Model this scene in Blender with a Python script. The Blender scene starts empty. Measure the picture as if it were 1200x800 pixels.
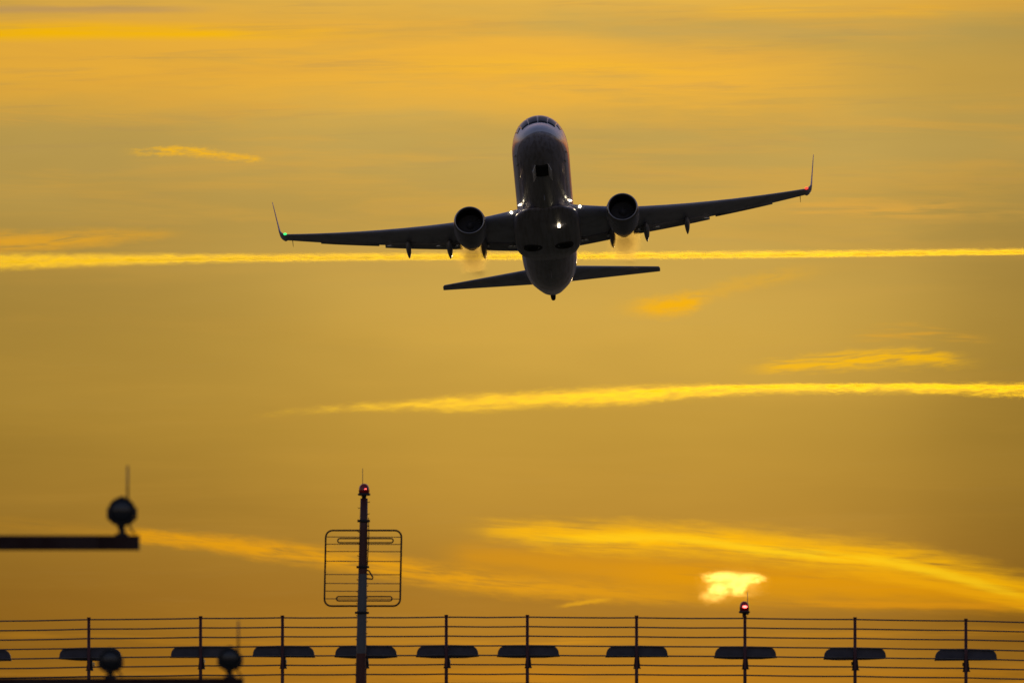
import bpy, bmesh, math, random
from mathutils import Vector, Matrix
random.seed(7)
C = bpy.context.scene
COL = C.collection
R = math.radians

# ------------------------------------------------------------------ camera
F_PX = 13340.0                      # focal length of the 400 mm lens, in pixels of a 1200 px wide frame
CAM_Z = 1.7
PITCH = 426.0 / F_PX                # the horizon lies 426 px under the frame's centre
cam_d = bpy.data.cameras.new('camera'); cam = bpy.data.objects.new('camera', cam_d); COL.objects.link(cam)
cam_d.sensor_width = 36.0; cam_d.lens = 36.0 * F_PX / 1200.0
cam_d.clip_start = 1.0; cam_d.clip_end = 80000.0
cam.location = (0, 0, CAM_Z); cam.rotation_euler = (math.pi / 2 + PITCH, 0, 0)
cam_d.dof.use_dof = True; cam_d.dof.focus_distance = 735.0; cam_d.dof.aperture_fstop = 8.0
C.camera = cam
FWD = Vector((0, math.cos(PITCH), math.sin(PITCH))); UP = Vector((0, -math.sin(PITCH), math.cos(PITCH)))
def at(px, py, D):
    """a place D metres off, in the direction the photograph shows it"""
    return Vector((0, 0, CAM_Z)) + D * (FWD + (px - 600) / F_PX * Vector((1, 0, 0)) + (400 - py) / F_PX * UP)

# ------------------------------------------------------------------ node helpers
class NT:
    def __init__(s, tree): s.t = tree; s.n = tree.nodes; s.l = tree.links
    def put(s, sock, v):
        if isinstance(v, (int, float)): sock.default_value = v
        elif isinstance(v, (tuple, list)):
            v = tuple(v)
            if len(v) == 3 and sock.type == 'RGBA': v = v + (1.0,)
            sock.default_value = v
        else: s.l.new(v, sock)
    def m(s, op, a, b=0.0, c=0.0, clamp=False):
        n = s.n.new('ShaderNodeMath'); n.operation = op; n.use_clamp = clamp
        s.put(n.inputs[0], a); s.put(n.inputs[1], b); s.put(n.inputs[2], c); return n.outputs[0]
    def add(s, a, b): return s.m('ADD', a, b)
    def sub(s, a, b): return s.m('SUBTRACT', a, b)
    def mul(s, a, b): return s.m('MULTIPLY', a, b)
    def xyz(s, x, y, z):
        n = s.n.new('ShaderNodeCombineXYZ'); s.put(n.inputs[0], x); s.put(n.inputs[1], y); s.put(n.inputs[2], z); return n.outputs[0]
    def noise(s, vec, scale=1.0, detail=4.0, rough=0.55, dist=0.0):
        n = s.n.new('ShaderNodeTexNoise'); s.l.new(vec, n.inputs['Vector'])
        n.inputs['Scale'].default_value = scale; n.inputs['Detail'].default_value = detail
        n.inputs['Roughness'].default_value = rough; n.inputs['Distortion'].default_value = dist
        return n.outputs['Fac']
    def smooth(s, x, a, b, lo=0.0, hi=1.0):
        n = s.n.new('ShaderNodeMapRange'); n.interpolation_type = 'SMOOTHSTEP'
        s.put(n.inputs[0], x); n.inputs[1].default_value = a; n.inputs[2].default_value = b
        n.inputs[3].default_value = lo; n.inputs[4].default_value = hi; return n.outputs[0]
    def mix(s, f, a, b):
        n = s.n.new('ShaderNodeMix'); n.data_type = 'RGBA'; n.clamp_factor = True
        s.put(n.inputs['Factor'], f)
        cs = [i for i in n.inputs if i.type == 'RGBA']; s.put(cs[0], a); s.put(cs[1], b)
        return [o for o in n.outputs if o.type == 'RGBA'][0]
    def curve(s, x, pts):
        """pts in 0..1 both ways"""
        n = s.n.new('ShaderNodeFloatCurve'); s.put(n.inputs[1], x)
        c = n.mapping.curves[0]
        pts = sorted(pts)
        while len(c.points) < len(pts): c.points.new(0.5, 0.5)
        for p, q in zip(c.points, pts): p.location = q; p.handle_type = 'AUTO_CLAMPED'
        n.mapping.update(); return n.outputs[0]
    def ramp(s, x, stops):
        n = s.n.new('ShaderNodeValToRGB'); s.put(n.inputs[0], x)
        e = n.color_ramp.elements
        e[0].position, e[0].color = stops[0][0], tuple(stops[0][1]) + (1,)
        e[1].position, e[1].color = stops[-1][0], tuple(stops[-1][1]) + (1,)
        for p, c in stops[1:-1]: q = e.new(p); q.color = tuple(c) + (1,)
        return n.outputs[0]
def srgb(r, g, b):
    f = lambda c: c / 12.92 if c <= 0.04045 else ((c + 0.055) / 1.055) ** 2.4
    return (f(r / 255), f(g / 255), f(b / 255))

# ------------------------------------------------------------------ sky
SUN_AZ, SUN_EL = R(3.6), R(1.0)
SKY_STRENGTH = 0.15
w = bpy.data.worlds.new('World'); C.world = w; w.use_nodes = True
w.node_tree.nodes.clear(); n = NT(w.node_tree)
out = n.n.new('ShaderNodeOutputWorld'); bg = n.n.new('ShaderNodeBackground'); bg.inputs[1].default_value = SKY_STRENGTH
n.l.new(bg.outputs[0], out.inputs[0])
sky = n.n.new('ShaderNodeTexSky'); sky.sky_type = 'NISHITA'; sky.sun_disc = False
sky.sun_elevation = SUN_EL; sky.sun_rotation = SUN_AZ; sky.dust_density = 2.0; sky.air_density = 1.0
tc = n.n.new('ShaderNodeTexCoord'); sp = n.n.new('ShaderNodeSeparateXYZ'); n.l.new(tc.outputs['Generated'], sp.inputs[0])
az = n.m('ARCTAN2', sp.outputs[0], sp.outputs[1]); el = n.m('ARCSINE', sp.outputs[2])
PX = n.add(n.mul(az, F_PX), 600.0)               # degrees along and above the horizon, in 1/233 degree steps
PY = n.sub(826.0, n.mul(el, F_PX))
XX = n.mul(n.add(PX, 200.0), 1 / 1600.0)
# clear sky towards the sunset
base = n.ramp(n.mul(n.add(PY, 100.0), 1 / 1000.0), [
    (0.00, srgb(196, 168, 92)), (0.18, srgb(196, 165, 82)), (0.28, srgb(197, 166, 85)), (0.38, srgb(196, 162, 78)), (0.50, srgb(203, 164, 70)),
    (0.60, srgb(198, 157, 62)), (0.70, srgb(183, 140, 52)), (0.80, srgb(170, 122, 40)), (0.90, srgb(174, 119, 31)), (1.00, srgb(160, 104, 26))])
fall = n.curve(XX, [(0, .66), (.125, .74), (.25, .82), (.45, .98), (.60, 1.0), (.72, .96), (.875, .70), (1, .62)])  # lens vignetting put into the sky colour, darker to both sides
lowfall = n.smooth(PY, 120, 420)                 # side darkening is weak higher up, full near the horizon
side = fall
fall = n.add(n.mul(n.sub(fall, 1.0), n.m('MULTIPLY_ADD', lowfall, .8, .2)), 1.0)
broad = n.noise(n.xyz(n.mul(PX, 1 / 520.0), n.mul(PY, 1 / 140.0), 3.1), 1.0, 3.0, 0.5)
fall = n.mul(fall, n.smooth(broad, .3, .7, .93, 1.06))
sc_ = n.n.new('ShaderNodeVectorMath'); sc_.operation = 'SCALE'; n.l.new(base, sc_.inputs[0]); n.l.new(fall, sc_.inputs['Scale'])
col = sc_.outputs[0]
ORANGE, YELLOW, GOLD = srgb(238, 181, 62), srgb(252, 192, 8), srgb(246, 178, 20)
def band(col, line, width, power, color, amp=8.0, sx=60.0, sy=14.0, seed=0.0, lo=.35, hi=.6, up=1.0, down=1.0, tilt=0.0, soft=1.0):
    """a streak of cirrus: line (x, y), width (x, half width), power (x, 0..1)"""
    fx = lambda p: (p + 200) / 1600.0
    c = n.mul(n.curve(XX, [(fx(x), y / 1000.0 + .1) for x, y in line]), 1000.0)
    c = n.sub(c, 100.0)
    wd = n.mul(n.curve(XX, [(fx(x), v / 200.0) for x, v in width]), 200.0)
    pw = n.curve(XX, [(fx(x), v) for x, v in power])
    ty = n.sub(PY, n.mul(PX, tilt))
    nz = n.noise(n.xyz(n.mul(PX, 1 / sx), n.mul(ty, 1 / sy), seed), 1.0, 5.0, .58, .35)
    nz2 = n.noise(n.xyz(n.mul(PX, 1 / (sx * .35)), n.mul(ty, 1 / (sy * .8)), seed + 9.3), 1.0, 4.0, .6)
    d = n.add(n.sub(PY, c), n.mul(n.sub(nz2, .5), amp * 2))
    dn = n.mul(n.m('MAXIMUM', d, 0.0), 1.0 / down); du = n.mul(n.m('MINIMUM', d, 0.0), -1.0 / up)
    dd = n.m('DIVIDE', n.add(dn, du), n.m('MAXIMUM', wd, .5))
    prof = n.smooth(dd, 1.0, 1.0 - soft)
    tex = n.smooth(nz, lo, hi, 0.0, 1.0)
    msk = n.mul(n.mul(prof, pw), tex)
    return n.mix(msk, col, color)
# high bands
col = band(col, [(-200, 62), (500, 70), (760, 90), (1400, 95)], [(-200, 105), (520, 95), (800, 70), (1400, 60)],
           [(-200, .9), (250, 1), (520, 1), (760, 1), (930, .75), (1080, .3), (1400, .15)], ORANGE, 14, 330, 26, 1.7, .10, .56, soft=.8, tilt=-.015)
col = band(col, [(-200, -25), (1400, -20)], [(-200, 60), (1400, 60)], [(-200, .6), (500, .8), (900, .9), (1400, .8)], srgb(234, 183, 72), 8, 260, 15, 5.2, .22, .52, soft=.8)
col = band(col, [(-200, 41), (180, 37), (420, 40), (1400, 42)], [(-200, 16), (330, 13), (480, 8), (1400, 8)],
           [(-200, 1), (180, 1), (300, .75), (430, .25), (520, 0), (1400, 0)], YELLOW, 3, 240, 20, 2.2, .1, .4, soft=.9)
col = band(col, [(-200, 14), (150, 12), (1400, 12)], [(-200, 8), (200, 7), (1400, 7)], [(-200, .8), (100, .8), (230, .25), (300, 0), (1400, 0)],
           srgb(196, 158, 96), 3, 200, 9, 4.4, .2, .45)
col = band(col, [(-200, 90), (480, 77), (700, 78), (1400, 84)], [(-200, 18), (1400, 18)], [(-200, 0), (380, 0), (520, .65), (680, .8), (830, .5), (960, 0), (1400, 0)],
           srgb(245, 187, 50), 4, 250, 15, 6.1, .3, .55)
col = band(col, [(-200, 14), (900, 14), (1400, 6)], [(-200, 13), (1400, 12)], [(-200, 0), (780, 0), (900, .8), (1010, .8), (1130, .2), (1200, 0), (1400, 0)],
           srgb(246, 188, 50), 4, 190, 9, 7.7, .3, .55)
col = band(col, [(-200, 36), (800, 38), (1400, 40)], [(-200, 16), (1400, 14)], [(-200, 0), (680, 0), (760, .7), (880, .7), (1000, .35), (1400, .2)],
           srgb(196, 166, 88), 4, 220, 12, 8.4, .2, .5)
col = band(col, [(-200, 130), (100, 140), (330, 150), (1400, 160)], [(-200, 12), (1400, 12)], [(-200, .5), (60, .45), (180, .25), (300, 0), (1400, 0)], srgb(226, 172, 70), 5, 120, 8, 2.9, .4, .6, tilt=.08)
col = band(col, [(-200, 180), (150, 179), (215, 177), (250, 181), (312, 187), (1400, 190)], [(-200, 6), (150, 6), (230, 9), (310, 6), (1400, 3)],
           [(-200, 0), (130, 0), (160, .6), (200, 1), (270, 1), (300, .8), (322, 0), (1400, 0)], srgb(250, 190, 36), 5, 26, 5, 3.3, .25, .55)
# streaks around the upper trail
col = band(col, [(-200, 288), (0, 284), (90, 281), (200, 274), (1400, 260)], [(-200, 18), (60, 18), (200, 9), (1400, 5)], [(-200, 1), (40, .95), (110, .75), (190, .4), (250, 0), (1400, 0)],
           srgb(234, 172, 44), 6, 80, 8, 1.1, .25, .55, tilt=-.05)
col = band(col, [(-200, 262), (950, 243), (1040, 246), (1400, 250)], [(-200, 16), (1400, 20)], [(-200, 0), (860, 0), (960, .8), (1080, .85), (1150, .4), (1400, .2)], srgb(222, 170, 70), 5, 120, 9, 9.1, .4, .62)
col = band(col, [(-200, 366), (740, 361), (805, 355), (850, 338), (960, 318), (1400, 300)], [(-200, 10), (730, 15), (790, 20), (850, 16), (1400, 10)],
           [(-200, 0), (690, 0), (740, .3), (765, .85), (805, 1), (822, .5), (850, .28), (900, .3), (950, .12), (1000, 0), (1400, 0)], srgb(244, 180, 18), 7, 42, 9, 4.9, .2, .54)
col = band(col, [(-200, 440), (880, 432), (960, 425), (1060, 419), (1140, 424), (1400, 430)], [(-200, 8), (900, 13), (1050, 17), (1140, 12), (1400, 8)],
           [(-200, 0), (850, 0), (920, .85), (1040, 1), (1110, .85), (1165, 0), (1400, 0)], srgb(250, 190, 20), 7, 64, 6, 5.5, .3, .56, tilt=-.07)
col = band(col, [(-200, 400), (1000, 392), (1060, 388), (1160, 402), (1400, 410)], [(-200, 12), (1400, 14)], [(-200, 0), (980, 0), (1050, .75), (1120, .7), (1180, 0), (1400, 0)], srgb(228, 168, 48), 4, 90, 7, 6.6, .4, .62)
# low bands
col = band(col, [(-200, 600), (150, 626), (300, 642), (400, 655), (560, 680), (720, 694), (860, 700), (1400, 706)], [(-200, 14), (170, 14), (300, 18), (500, 22), (800, 18), (1400, 18)],
           [(-200, .1), (125, .15), (170, .9), (300, 1), (400, .85), (520, .9), (640, .8), (760, .6), (860, .3), (1400, 0)], srgb(232, 162, 20), 7, 90, 9, 2.7, .25, .56, tilt=.1)
col = band(col, [(-200, 640), (560, 652), (760, 672), (950, 682), (1100, 692), (1200, 700), (1400, 715)], [(-200, 20), (560, 28), (760, 42), (1000, 38), (1200, 26), (1400, 22)],
           [(-200, 0), (480, 0), (560, .6), (700, .75), (850, 1), (1000, 1), (1150, .95), (1400, .5)], srgb(222, 152, 14), 8, 190, 14, 8.8, .05, .5, tilt=.07)
col = band(col, [(-200, 610), (540, 618), (640, 626), (850, 636), (960, 648), (1080, 662), (1200, 694), (1400, 750)], [(-200, 12), (560, 18), (680, 28), (850, 30), (1060, 32), (1200, 32), (1400, 22)],
           [(-200, 0), (520, 0), (580, .6), (680, .95), (900, 1), (1080, .95), (1180, .9), (1400, .6)], srgb(254, 188, 10), 9, 120, 9, 3.9, .22, .56, tilt=.07)
col = band(col, [(-200, 630), (780, 630), (900, 645), (1060, 662), (1200, 700), (1400, 760)], [(-200, 8), (1400, 10)], [(-200, 0), (560, 0), (720, .8), (860, .9), (1060, .9), (1180, .6), (1260, 0), (1400, 0)],
           srgb(255, 206, 28), 5, 110, 8, 4.2, .22, .5, tilt=.09)
col = band(col, [(-200, 690), (940, 668), (1080, 682), (1200, 707), (1400, 740)], [(-200, 10), (1400, 12)], [(-200, 0), (900, 0), (1020, .6), (1150, .9), (1300, .5), (1400, 0)], srgb(240, 170, 14), 6, 110, 7, 6.4, .35, .58, tilt=.12)
col = band(col, [(-200, 700), (700, 703), (900, 706), (1200, 710), (1400, 712)], [(-200, 6), (1400, 7)], [(-200, 0), (860, 0), (960, .6), (1150, .8), (1400, .5)], srgb(222, 150, 20), 4, 120, 6, 1.4, .3, .55)
col = band(col, [(-200, 712), (645, 711), (680, 706), (715, 702), (1400, 690)], [(-200, 3), (680, 4), (1400, 3)], [(-200, 0), (640, 0), (665, .7), (700, .8), (722, 0), (1400, 0)], srgb(228, 166, 30), 2, 30, 6, 5.9, .2, .45)
col = band(col, [(-200, 740), (600, 752), (700, 750), (1400, 735)], [(-200, 10), (1400, 9)], [(-200, .2), (200, .3), (500, .3), (640, .8), (720, .35), (850, .1), (1000, .4), (1400, .2)], srgb(204, 140, 28), 4, 130, 7, 7.2, .4, .65)
col = band(col, [(-200, 800), (600, 796), (1400, 796)], [(-200, 26), (1400, 26)], [(-200, .1), (400, .3), (640, .6), (900, .35), (1080, .4), (1190, .7), (1400, .5)], srgb(200, 132, 22), 6, 170, 14, 8.1, .35, .62)
# fine layered texture through the whole glow
ft = n.noise(n.xyz(n.mul(PX, 1 / 210.0), n.mul(n.add(PY, n.mul(PX, .03)), 1 / 13.0), 12.3), 1.0, 6.0, .62, .3)
ft2 = n.noise(n.xyz(n.mul(PX, 1 / 420.0), n.mul(n.sub(PY, n.mul(PX, .02)), 1 / 40.0), 21.7), 1.0, 5.0, .6, .3)
up_ = n.smooth(PY, 380, 120, .12, 1.0)
col = n.mix(n.mul(n.mul(n.smooth(ft2, .46, .66), n.smooth(ft, .3, .62, .35, 1)), n.mul(up_, .5)), col, srgb(226, 172, 66))
col = n.mix(n.mul(n.smooth(ft, .52, .72), n.mul(up_, .30)), col, srgb(182, 152, 88))
edge = n.n.new('ShaderNodeVectorMath'); edge.operation = 'SCALE'; n.l.new(col, edge.inputs[0]); n.l.new(n.m('MULTIPLY_ADD', n.sub(side, 1.0), 0.45, 1.0), edge.inputs['Scale'])
warm = n.n.new('ShaderNodeVectorMath'); warm.operation = 'MULTIPLY'; n.l.new(edge.outputs[0], warm.inputs[0]); warm.inputs[1].default_value = (1.02, .975, .97)
col = warm.outputs[0]
gain = n.n.new('ShaderNodeVectorMath'); gain.operation = 'SCALE'; gain.inputs['Scale'].default_value = 1.0 / SKY_STRENGTH; n.l.new(col, gain.inputs[0])
# the glow gives way to the open sky sideways, overhead and behind
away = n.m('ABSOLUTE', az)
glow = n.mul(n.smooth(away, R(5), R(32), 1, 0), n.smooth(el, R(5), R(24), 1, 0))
dusk = n.n.new('ShaderNodeVectorMath'); dusk.operation = 'MULTIPLY'; n.l.new(sky.outputs[0], dusk.inputs[0]); dusk.inputs[1].default_value = (2.4, 2.15, 2.9)   # added gain on the rest of the dome, brightens the airplane's belly
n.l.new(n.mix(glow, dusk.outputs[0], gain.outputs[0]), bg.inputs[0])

# ------------------------------------------------------------------ sun, exposure
sl = bpy.data.lights.new('sun', 'SUN'); so = bpy.data.objects.new('sun', sl); COL.objects.link(so)
SDIR = Vector((math.sin(SUN_AZ) * math.cos(SUN_EL), math.cos(SUN_AZ) * math.cos(SUN_EL), math.sin(SUN_EL)))
so.rotation_euler = SDIR.to_track_quat('Z', 'Y').to_euler(); so.location = (0, 0, 60)
sl.energy = 0.6; sl.angle = R(0.5); sl.color = (1.0, .70, .36)
vs = C.view_settings; vs.view_transform = 'Standard'; vs.look = 'None'; vs.exposure = 0.0; vs.gamma = 1.0; vs.use_curve_mapping = False
C.render.film_transparent = False
C.cycles.use_denoising = True
C.cycles.volume_bounces = 0; C.cycles.transparent_max_bounces = 12; C.cycles.max_bounces = 8
C.cycles.volume_max_steps = 256

# ------------------------------------------------------------------ materials
def mat(name, color, rough=.5, metal=0.0, coat=0.0, dirt=0.0, dirt_scale=3.0, dirt_col=None, bump=0.0, bump_scale=30.0, trans=0.0):
    m = bpy.data.materials.new(name); m.use_nodes = True; q = NT(m.node_tree)
    b = q.n['Principled BSDF']
    b.inputs['Roughness'].default_value = rough; b.inputs['Metallic'].default_value = metal; b.inputs['Coat Weight'].default_value = coat
    b.inputs['Transmission Weight'].default_value = trans
    t = q.n.new('ShaderNodeTexCoord')
    if dirt:
        f = q.noise(t.outputs['Object'], dirt_scale, 6.0, .6, .3)
        c = q.mix(q.smooth(f, .45, .75, 0, dirt), color, dirt_col or tuple(x * .45 for x in color)); q.l.new(c, b.inputs['Base Color'])
        q.l.new(q.smooth(f, .3, .7, max(.03, rough * .8), min(1, rough * 1.25)), b.inputs['Roughness'])
    else: b.inputs['Base Color'].default_value = tuple(color) + (1,)
    if bump:
        bn = q.n.new('ShaderNodeBump'); bn.inputs['Strength'].default_value = bump; bn.inputs['Distance'].default_value = .01
        q.l.new(q.noise(t.outputs['Object'], bump_scale, 4.0), bn.inputs['Height']); q.l.new(bn.outputs[0], b.inputs['Normal'])
    return m
def glow_mat(name, color, strength, base=None):
    m = bpy.data.materials.new(name); m.use_nodes = True; b = m.node_tree.nodes['Principled BSDF']
    b.inputs['Base Color'].default_value = tuple(base or color) + (1,); b.inputs['Roughness'].default_value = .2
    b.inputs['Emission Color'].default_value = tuple(color) + (1,); b.inputs['Emission Strength'].default_value = strength
    return m
M = {}
M['wing'] = mat('grey_wing_paint', (.30, .315, .41), .36, 0, .25, .5, .8)
M['flap'] = mat('grey_flap_paint', (.27, .265, .28), .45, 0, .1, .5, 1.2)
M['nacelle'] = mat('dark_nacelle_paint', (.13, .135, .18), .32, 0, .3, .4, 1.0)
M['door'] = mat('pale_door_paint', (.75, .75, .78), .4)
M['lip'] = mat('polished_inlet_metal', (.30, .29, .30), .3, 1.0)
M['duct'] = mat('dark_duct_liner', (.012, .012, .013), .7)
M['fan'] = mat('titanium_fan_blades', (.07, .07, .075), .45)
M['tyre'] = mat('black_rubber', (.015, .015, .016), .75, dirt=.4, dirt_scale=8)
M['bay'] = mat('dark_wheel_bay', (.03, .03, .032), .8)
M['glass'] = mat('dark_cockpit_glass', (.008, .009, .012), .06)
M['exhaust'] = mat('burnt_exhaust_metal', (.09, .075, .065), .45, .9, dirt=.5, dirt_scale=4)
M['steel'] = mat('galvanised_wire', (.12, .11, .105), .5, .6, dirt=.5, dirt_scale=2)
M['maroon'] = mat('red_lead_paint', (.07, .012, .009), .5, dirt=.6, dirt_scale=2.5, bump=.1)
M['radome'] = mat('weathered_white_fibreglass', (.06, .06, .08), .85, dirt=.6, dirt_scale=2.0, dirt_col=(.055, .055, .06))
M['black'] = mat('black_bracket_paint', (.02, .02, .021), .85, dirt=.4)
M['bar'] = mat('dark_red_light_bar_paint', (.025, .007, .006), .8, dirt=.5, dirt_scale=4)
M['lamp'] = mat('dark_cast_lamp_housing', (.035, .035, .037), .8, dirt=.5, dirt_scale=12)
M['lens'] = mat('lamp_lens_glass', (.02, .024, .03), .2)
M['red_glass'] = mat('red_beacon_glass', (.30, .01, .012), .12, 0, .3)
M['red_on'] = glow_mat('red_beacon_filament', (1.0, .06, .05), 12.0)
M['nav_red'] = glow_mat('red_navigation_lamp', (1.0, .035, .02), 3.2)
M['nav_green'] = glow_mat('green_navigation_lamp', (.05, 1.0, .2), 1.6)
M['landing'] = glow_mat('landing_lamp', (1.0, .84, .55), 12.0)
M['chrome'] = mat('bright_bead_and_probe_metal', (.75, .74, .72), .25, 1.0)
for k_ in ('fan', 'duct', 'bay'): M[k_].node_tree.nodes['Principled BSDF'].inputs['Specular IOR Level'].default_value = .1
def banded_mast():
    m = mat('red_and_white_mast_paint', (.2, .03, .02), .5); q = NT(m.node_tree); b = q.n['Principled BSDF']
    g = q.n.new('ShaderNodeNewGeometry'); s = q.n.new('ShaderNodeSeparateXYZ'); q.l.new(g.outputs['Position'], s.inputs[0])
    return m, q, b, s.outputs[2]
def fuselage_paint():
    m = mat('fuselage_paint_with_reflection', (.3, .3, .3), .3, 0, .4); q = NT(m.node_tree); b = q.n['Principled BSDF']
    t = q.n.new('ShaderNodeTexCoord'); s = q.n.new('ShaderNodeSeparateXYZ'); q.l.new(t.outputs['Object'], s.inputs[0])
    line = q.smooth(q.sub(s.outputs[2], q.m('MAXIMUM', q.sub(-.50, q.mul(s.outputs[1], .11)), -1.05)), -.02, .02)              # pale above, dark belly; edge rises to the nose tip, painting the horizon reflection
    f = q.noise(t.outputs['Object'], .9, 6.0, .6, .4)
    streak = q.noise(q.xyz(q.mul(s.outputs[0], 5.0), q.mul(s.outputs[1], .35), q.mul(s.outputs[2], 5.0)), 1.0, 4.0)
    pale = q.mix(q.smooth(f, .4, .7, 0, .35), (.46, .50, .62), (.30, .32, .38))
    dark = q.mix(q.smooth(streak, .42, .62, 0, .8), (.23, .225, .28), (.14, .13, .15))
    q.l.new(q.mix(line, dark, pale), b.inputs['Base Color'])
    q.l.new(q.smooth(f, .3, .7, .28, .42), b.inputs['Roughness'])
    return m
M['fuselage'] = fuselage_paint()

# ------------------------------------------------------------------ mesh helpers
def link(name, bm, m, parent=None, smooth=True):
    me = bpy.data.meshes.new(name); bmesh.ops.recalc_face_normals(bm, faces=bm.faces[:]); bm.to_mesh(me); bm.free()
    ms = m if isinstance(m, (list, tuple)) else [m]
    for x in ms: me.materials.append(x)
    for p in me.polygons: p.use_smooth = smooth
    o = bpy.data.objects.new(name, me); COL.objects.link(o)
    if parent: o.parent = parent
    return o
def tag(o, label, cat, group=None, kind=None):
    o['label'] = label; o['category'] = cat
    if group: o['group'] = group
    if kind: o['kind'] = kind
    return o
def thing(name, label, cat, loc=(0, 0, 0), group=None, kind=None):
    o = bpy.data.objects.new(name, None); COL.objects.link(o); o.location = loc; o.empty_display_size = .3
    return tag(o, label, cat, group, kind)
def loft(bm, rings, cap0=True, cap1=True, closed=True):
    vs_ = [[bm.verts.new(p) for p in r] for r in rings]
    k = len(rings[0])
    for a, b in zip(vs_, vs_[1:]):
        for i in range(k if closed else k - 1):
            j = (i + 1) % k; bm.faces.new((a[i], a[j], b[j], b[i]))
    if cap0: bm.faces.new(vs_[0][::-1])
    if cap1: bm.faces.new(vs_[-1])
    return vs_
def tube(bm, pts, r, seg=10, closed=False):
    """a round bar along points; r a number or one radius per point"""
    pts = [Vector(p) for p in pts]; rs = r if isinstance(r, (list, tuple)) else [r] * len(pts)
    k = len(pts); rings = []
    prev = None
    for i, p in enumerate(pts):
        a = pts[(i - 1) % k] if (closed or i > 0) else p; b = pts[(i + 1) % k] if (closed or i < k - 1) else p
        d = (b - a).normalized()
        if prev is None:
            nrm = d.orthogonal().normalized()
        else:
            nrm = (prev - d * prev.dot(d)).normalized()
        prev = nrm; bi = d.cross(nrm)
        rings.append([p + rs[i] * (math.cos(2 * math.pi * t / seg) * nrm + math.sin(2 * math.pi * t / seg) * bi) for t in range(seg)])
    if closed:
        rings.append(rings[0])
        vs_ = [[bm.verts.new(p) for p in r_] for r_ in rings[:-1]]; vs_.append(vs_[0])
        for a, b in zip(vs_, vs_[1:]):
            for i in range(seg):
                j = (i + 1) % seg; bm.faces.new((a[i], a[j], b[j], b[i]))
    else: loft(bm, rings)
def box(bm, c, s, bev=0.0):
    r = bmesh.ops.create_cube(bm, size=1.0, matrix=Matrix.Translation(c) @ Matrix.Diagonal((s[0], s[1], s[2], 1)))
    if bev:
        es = {e for v in r['verts'] for e in v.link_edges}
        bmesh.ops.bevel(bm, geom=list(es), offset=bev, segments=2, affect='EDGES', profile=.5)
def lathe(bm, prof, axis='z', origin=(0, 0, 0), seg=24, sx=1.0, sz=1.0):
    """prof: (radius, position along the axis)"""
    o = Vector(origin); rings = []
    for r, h in prof:
        ring = []
        for t in range(seg):
            a = 2 * math.pi * t / seg; c, s = r * math.cos(a) * sx, r * math.sin(a) * sz
            ring.append(o + (Vector((c, s, h)) if axis == 'z' else Vector((c, h, s))))
        rings.append(ring)
    loft(bm, rings)
def interp(tab, s):
    if s <= tab[0][0]: return tab[0][1:]
    for a, b in zip(tab, tab[1:]):
        if s <= b[0]:
            t = (s - a[0]) / (b[0] - a[0]); return tuple(x + (y - x) * t for x, y in zip(a[1:], b[1:]))
    return tab[-1][1:]

# ------------------------------------------------------------------ ground
def ground():
    bm = bmesh.new()
    xs = [-40000, -3000, -400, -60, 0, 60, 400, 3000, 40000]; ys = [-20000, -500, -50, 0, 60, 150, 320, 800, 3000, 60000]
    g = [[bm.verts.new((x, y, 0)) for x in xs] for y in ys]
    for i in range(len(ys) - 1):
        for j in range(len(xs) - 1): bm.faces.new((g[i][j], g[i][j + 1], g[i + 1][j + 1], g[i + 1][j]))
    m = bpy.data.materials.new('dusk_meadow'); m.use_nodes = True; q = NT(m.node_tree); b = q.n['Principled BSDF']
    t = q.n.new('ShaderNodeTexCoord')
    a = q.noise(t.outputs['Object'], .05, 5.0, .6); c = q.noise(t.outputs['Object'], 4.0, 6.0, .7)
    k = q.mix(q.smooth(a, .35, .65), (.07, .075, .03), (.13, .105, .055)); k = q.mix(q.smooth(c, .35, .7, 0, .6), k, (.045, .05, .02))
    q.l.new(k, b.inputs['Base Color']); b.inputs['Roughness'].default_value = .95
    o = link('ground', bm, m, None, False); o['kind'] = 'structure'; o['label'] = 'grass airfield ground running to the horizon'
ground()

# ------------------------------------------------------------------ airplane (x to its left wing, y aft of the nose, z up)
D_PLANE = 742.0
plane = thing('airplane', 'dark twin-engine jet airliner climbing nose-up towards the viewer, landing lights on', 'airplane')
rot = Matrix.Rotation(R(-5.0), 4, 'Y') @ Matrix.Rotation(R(-.4), 4, 'Z') @ Matrix.Rotation(R(-16.6), 4, 'X')
plane.matrix_world = Matrix.Translation(at(630.5, 145.5, D_PLANE)) @ rot
FUS = [(0.0, .02, -.53, -.57), (.06, .22, -.34, -.76), (.2, .45, -.16, -.97), (.5, .76, .08, -1.24), (1.0, 1.07, .38, -1.50), (1.6, 1.33, .66, -1.68), (2.1, 1.48, 1.12, -1.79),
       (2.6, 1.60, 1.50, -1.87), (3.1, 1.69, 1.70, -1.92), (4.0, 1.80, 1.84, -1.98), (5.0, 1.86, 1.95, -2.0), (6.5, 1.88, 2.0, -2.01), (11.0, 1.88, 2.0, -2.01), (18, 1.88, 2.0, -2.01), (24, 1.88, 2.0, -2.01),
       (26, 1.87, 2.0, -1.92), (28, 1.83, 2.0, -1.66), (30, 1.73, 1.98, -1.25), (32, 1.56, 1.95, -.76), (34, 1.28, 1.88, -.20), (36, .90, 1.75, .34), (37.3, .55, 1.6, .76), (38.0, .30, 1.45, .98), (38.2, .2, 1.38, 1.06)]
def fus_pt(s, th, off=0.0):
    """th = 0 at the crown"""
    w_, zt, zb = interp(FUS, s); h = (zt - zb) / 2 + off; w_ += off
    return Vector((w_ * math.sin(th), s, (zt + zb) / 2 + h * math.cos(th)))
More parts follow.
